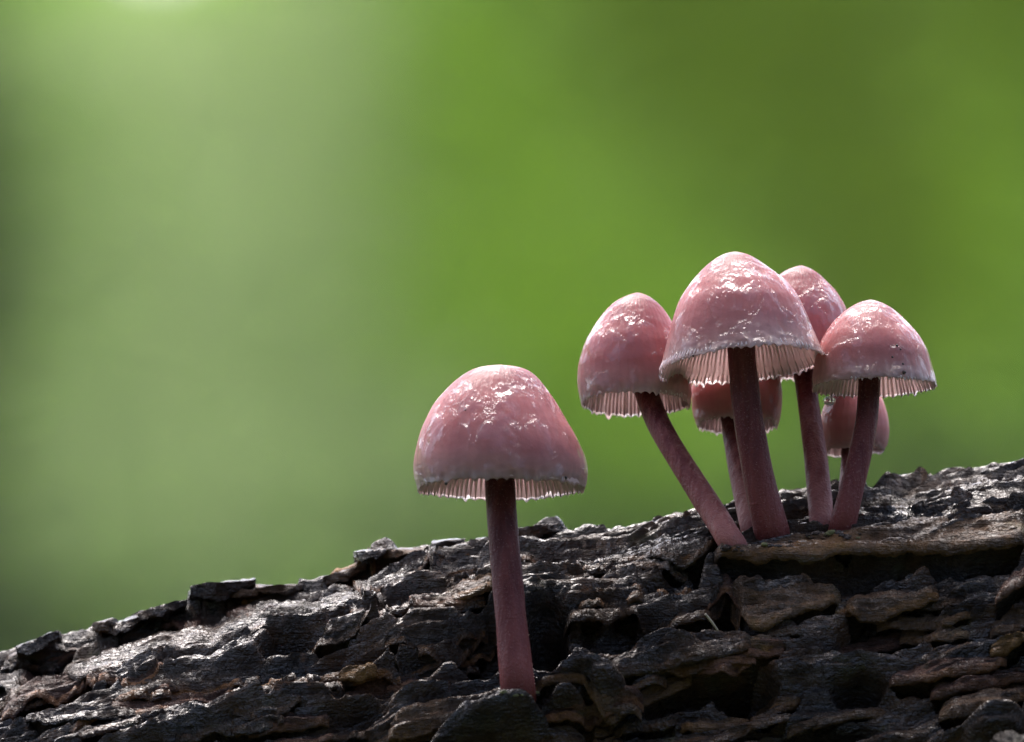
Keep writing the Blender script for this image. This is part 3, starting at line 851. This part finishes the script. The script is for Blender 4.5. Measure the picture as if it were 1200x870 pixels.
# specks of dirt lying on the caps
def specks(root, info, spots):
    cap = [c for c in root.children if c.name.startswith('cap')][0]
    o = info['outer'].reshape(-1, 3)
    for k, (a, b, r) in enumerate(spots):
        p = P(a, b, info['O'][1])
        d = np.hypot(o[:, 0] - p[0], o[:, 2] - p[2]) + np.where(o[:, 1] > info['O'][1], 1, 0)
        lump('dirt_speck', o[int(np.argmin(d))], r * PXM, 'dirt', cap, k, 8, (1, .7, 1), .5)
specks(mF, iF, [(1058, 440, 2.6), (1049, 408, 1.6), (1054, 412, 1.3), (1044, 422, 1.4), (1056, 430, 1.4)])
specks(mA, iA, [(663, 563, 2.2), (527, 581, 1.8), (546, 484, 1.2)])
specks(mC, iC, [(812, 421, 1.6)])

# flat broken chips standing on the skyline
def chip(a0, b0, a1, b1, thick_px, deep, mat, seed, name='bark_chip'):
    x0, p0 = hit(a0, b0 + 12); x1, p1 = hit(a1, b1 + 12)
    yv = .5 * (base(x0, p0)[1] + base(x1, p1)[1]) * CM
    A, B = P(a0, b0, yv), P(a1, b1, yv)
    n, m, k = 26, 12, 6
    u = np.linspace(0, 1, n)[:, None, None]; v = np.linspace(-1, 1, m)[None, :, None]; w = np.linspace(0, -1, k)[None, None, :]
    h = thick_px * PXM
    X = A[0] + (B[0] - A[0]) * u + 0 * v + 0 * w
    Z = A[2] + (B[2] - A[2]) * u + h * w * (.45 + .55 * np.sin(math.pi * np.clip(u, .04, .96)) ** .6) * (1 + .4 * fbm(u * 4, v * 2, seed=seed))
    Y = yv + deep * CM * v * (.7 + .3 * np.sin(u * math.pi)) + 0 * w
    pts = np.stack([X, Y, Z], -1)
    q = pts * 100
    for c in range(3):
        pts[..., c] += (.07, .09, .06)[c] * CM * fbm(q[..., 0] * 3 + 7 * c, q[..., 1] * 3, q[..., 2] * 6 + seed, seed=97 + c, octv=4, gain=.6)
    idx = np.arange(n * m * k).reshape(n, m, k)
    fs = []
    def quads(g, flip):
        f = np.stack([g[:-1, :-1], g[1:, :-1], g[1:, 1:], g[:-1, 1:]], -1).reshape(-1, 4)
        fs.append(f[:, ::-1] if flip else f)
    quads(idx[:, :, 0], False); quads(idx[:, :, -1], True); quads(idx[:, 0, :], True); quads(idx[:, -1, :], False); quads(idx[0], True); quads(idx[-1], False)
    F = np.vstack(fs)
    used, inv = np.unique(F, return_inverse=True)
    vv = pts.reshape(-1, 3)[used]
    mesh_obj(name, vv, inv.reshape(F.shape), M[mat], log, shade=False, attrs={'edge': np.zeros(len(vv))})
for a in [(222, 691, 297, 677, 18, .35, 'wood_black', 1), (262, 688, 300, 690, 12, .3, 'wood_brown', 2), (418, 650, 452, 644, 13, .4, 'wood_black', 3), (446, 647, 500, 641, 9, .4, 'wood_brown', 4),
          (506, 637, 545, 633, 9, .35, 'wood_black', 5), (606, 622, 658, 614, 16, .4, 'wood_brown', 6), (110, 731, 135, 727, 14, .3, 'wood_brown', 7), (128, 734, 165, 722, 16, .35, 'wood_black', 8),
          (20, 757, 72, 741, 16, .4, 'wood_black', 9), (300, 688, 356, 684, 10, .3, 'wood_brown', 10), (165, 720, 215, 706, 13, .4, 'wood_black', 11), (380, 678, 432, 660, 12, .35, 'wood_brown', 12),
          (560, 633, 606, 624, 10, .3, 'wood_black', 13), (1150, 551, 1200, 541, 10, .4, 'wood_black', 15), (830, 598, 880, 588, 9, .4, 'wood_black', 16)]:
    chip(*a)

# a drop of water hanging under the rim
pd = P(972, 470, .15 * CM)
drop = lump('water_drop', pd, 6.5 * PXM, 'water', None, 1, 24, (1.1, .9, .85), .04)
drop['label'] = 'clear round water drop hanging under the rim of a pink cap'
drop['category'] = 'drop'
# two thin fibres standing off the wood
def fibre(a, b, c, d, w):
    p0, p1 = (surf(*hit(a, b))[0] + np.array([0, -.0035, 0]), surf(*hit(c, d))[0] + np.array([0, -.001, 0]))
    v, tt = tube([p0, (p0 + p1) / 2 + np.array([.0003, 0, 0]), p1], [w * PXM, w * 1.3 * PXM, w * PXM], 8, 14)
    nn, sg = v.shape[:2]
    mesh_obj('wood_fibre', v.reshape(-1, 3), [tuple(int(q) for q in f)[::-1] for f in grid_faces(nn, sg, True)] + [tuple(range(sg)), tuple(int(q) for q in ((nn - 1) * sg + np.arange(sg)))[::-1]], M['fibre'], log)
fibre(826, 727, 841, 746, 1.2)

# ------------------------------------------------------------------ the far bank with its plants
BS = 3.2
def bank_z(x, y):
    x, y = np.asarray(x) / BS, np.asarray(y) / BS
    crest = 1.25 - NOTCH * np.exp(-((x + BX) / .2) ** 2) + .10 * fbm(x * .6, 3.3 + 0 * x, seed=120)
    up = np.clip((y - 6.0) * .72, 0, None) + .02 * fbm(x * 1.1, y * 1.1, seed=121, octv=2)
    down = np.clip((y - 8.4) * .9, 0, None)
    soft = crest - .12 * np.log1p(np.exp((crest - up) / .12))     # soft minimum of slope and crest
    return -.15 + BS * (soft - down)
BX = -P(195, 0, 7.4 * BS)[0] / BS
NOTCH = .40
_c0 = 1.25 + .10 * float(fbm(-BX * .6, 3.3, seed=120))
NOTCH = _c0 - (P(195, 100, 8.0 * BS)[2] + .15) / BS
bx = np.concatenate([np.arange(-14, -2, .3), np.arange(-2, 2, .05), np.arange(2, 14.1, .3)]); by = np.concatenate([np.arange(5.6, 8.8, .06), np.arange(8.8, 11, .2)])
BXX, BYY = np.meshgrid(bx * BS, by * BS, indexing='ij')
def bank_material():
    n = NT('mossy_bank')
    c = n.mix(n.ramp(n.noise(.05, 5, .6), [(.35, 0.0), (.65, 1.0)]), (0.07, 0.12, 0.025), (0.10, 0.16, 0.035))
    n.set(Base_Color=c, Roughness=.8)
    return n.m
bank = mesh_obj('hill', np.stack([BXX, BYY, bank_z(BXX, BYY)], -1).reshape(-1, 3), grid_faces(len(bx), len(by))[:, ::-1], bank_material())
bank['kind'] = 'structure'

def on_bank(px, py):
    """where the view through a pixel meets the bank (arrays)"""
    lo, hi = np.full(len(px), 5.5), np.full(len(px), 9.0)
    k = FRAME / 1200 / DAX
    a = (px - 600) * k; b = (435 - py) * k
    dy = math.cos(PITCH) - b * math.sin(PITCH); dz = math.sin(PITCH) + b * math.cos(PITCH)
    res = np.full(len(px), np.nan)
    for y in np.arange(5.6, 8.8, .03) * BS:
        t = (y + DIST) / dy
        z = CZ + dz * t; x = a * t
        m = np.isnan(res) & (bank_z(x, np.full_like(x, y)) >= z)
        res[m] = y
    ok = ~np.isnan(res)
    y = res[ok] - np.random.default_rng(len(px)).random(ok.sum()) * .03 * BS
    x = a[ok] * (y + DIST) / dy[ok]
    return np.stack([x, y, bank_z(x, y)], -1)

def leaves(name, label, col, trans, points, leaf=.042, tall=.08, seed=0):
    rg = np.random.default_rng(seed)
    p = points.copy(); n = len(p)
    p[:, 2] += rg.random(n) ** 1.5 * tall
    u = rg.normal(size=(n, 3)); u[:, 2] *= .45; u /= np.linalg.norm(u, axis=1, keepdims=True)
    w = rg.normal(size=(n, 3)); w[:, 2] += 2.6; w = np.cross(u, w); w /= np.linalg.norm(w, axis=1, keepdims=True)
    k = np.cross(u, w)
    ln = leaf * rg.uniform(.7, 1.3, (n, 1))
    quad = np.stack([p - u * ln * .5, p + w * ln * .28 - k * ln * .06, p + u * ln * .5, p - w * ln * .28 - k * ln * .06], 1)
    o = mesh_obj(name, quad.reshape(-1, 3), np.arange(4 * n).reshape(n, 4), leaf_material(name + '_leaves', col, trans), shade=False)
    o['kind'] = 'stuff'; o['label'] = label; o['category'] = 'foliage'
    return o
def patch(blobs, seed):
    rg = np.random.default_rng(seed)
    out = []
    for (a, b, rx, ry, n) in blobs:
        n = int(n * 3.2); d = rg.normal(size=(n, 2)) * .5
        out.append(on_bank(a + d[:, 0] * rx, b + d[:, 1] * ry))
    return np.vstack(out)
rg = np.random.default_rng(3)
bxr = np.concatenate([rg.uniform(-3.4, 3.4, 260000), rg.uniform(-28, 28, 90000)]); byr = rg.uniform(5.95, 8.3, len(bxr)) * BS
leaves('green_plants', 'soft green mass of blurred leaves covering the bank behind the log', (0.185, 0.285, 0.075), (0.28, 0.48, 0.085), np.stack([bxr, byr, bank_z(bxr, byr)], -1), seed=1)
leaves('pale_plants', 'pale grey-green blurred leaves between the bright gap and the single mushroom', (0.28, 0.345, 0.17), (0.36, 0.48, 0.21),
       patch([(300, 230, 170, 230, 2600), (230, 430, 200, 220, 2600), (385, 110, 80, 200, 1200), (180, 110, 170, 90, 1400), (330, 580, 260, 140, 2000), (170, 600, 170, 140, 1500)], 2), seed=2)
leaves('olive_plants', 'darker olive blurred leaves above and around the mushroom cluster', (0.11, 0.16, 0.03), (0.145, 0.24, 0.03),
       patch([(930, 130, 230, 190, 3800), (1060, 300, 160, 170, 2600), (1190, 20, 120, 120, 1600), (800, 40, 200, 110, 1600)], 3), seed=3)
leaves('fresh_plants', 'fresh yellow-green blurred leaves showing between the mushrooms', (0.18, 0.285, 0.05), (0.27, 0.47, 0.055),
       patch([(1160, 300, 70, 200, 1200), (620, 350, 200, 220, 2000), (540, 120, 150, 150, 900), (740, 430, 200, 180, 1600)], 4), seed=4)
leaves('dim_plants', 'dim grey-green blurred undergrowth just above the log', (0.06, 0.075, 0.05), (0.05, 0.07, 0.04),
       patch([(-20, 500, 60, 300, 700), (0, 800, 170, 60, 900), (700, 690, 280, 40, 400), (1100, 610, 220, 40, 400), (-40, 250, 60, 220, 500)], 5), seed=5)


# unseen dark thicket, added behind the camera to shade the log's front
rg = np.random.default_rng(9)
nl = 26000
tx = rg.uniform(-7, 7, nl); tz = rg.random(nl) ** .9 * 2.0 - .1
ty = -3.6 - .9 * rg.random(nl) - .25 * tz * rg.random(nl)
leaves('added_shade_thicket', 'unseen dark thicket added behind the camera to shade the log front', (0.025, 0.04, 0.014), (0.02, 0.035, 0.01), np.stack([tx, ty, tz], -1), .14, .05, seed=9)
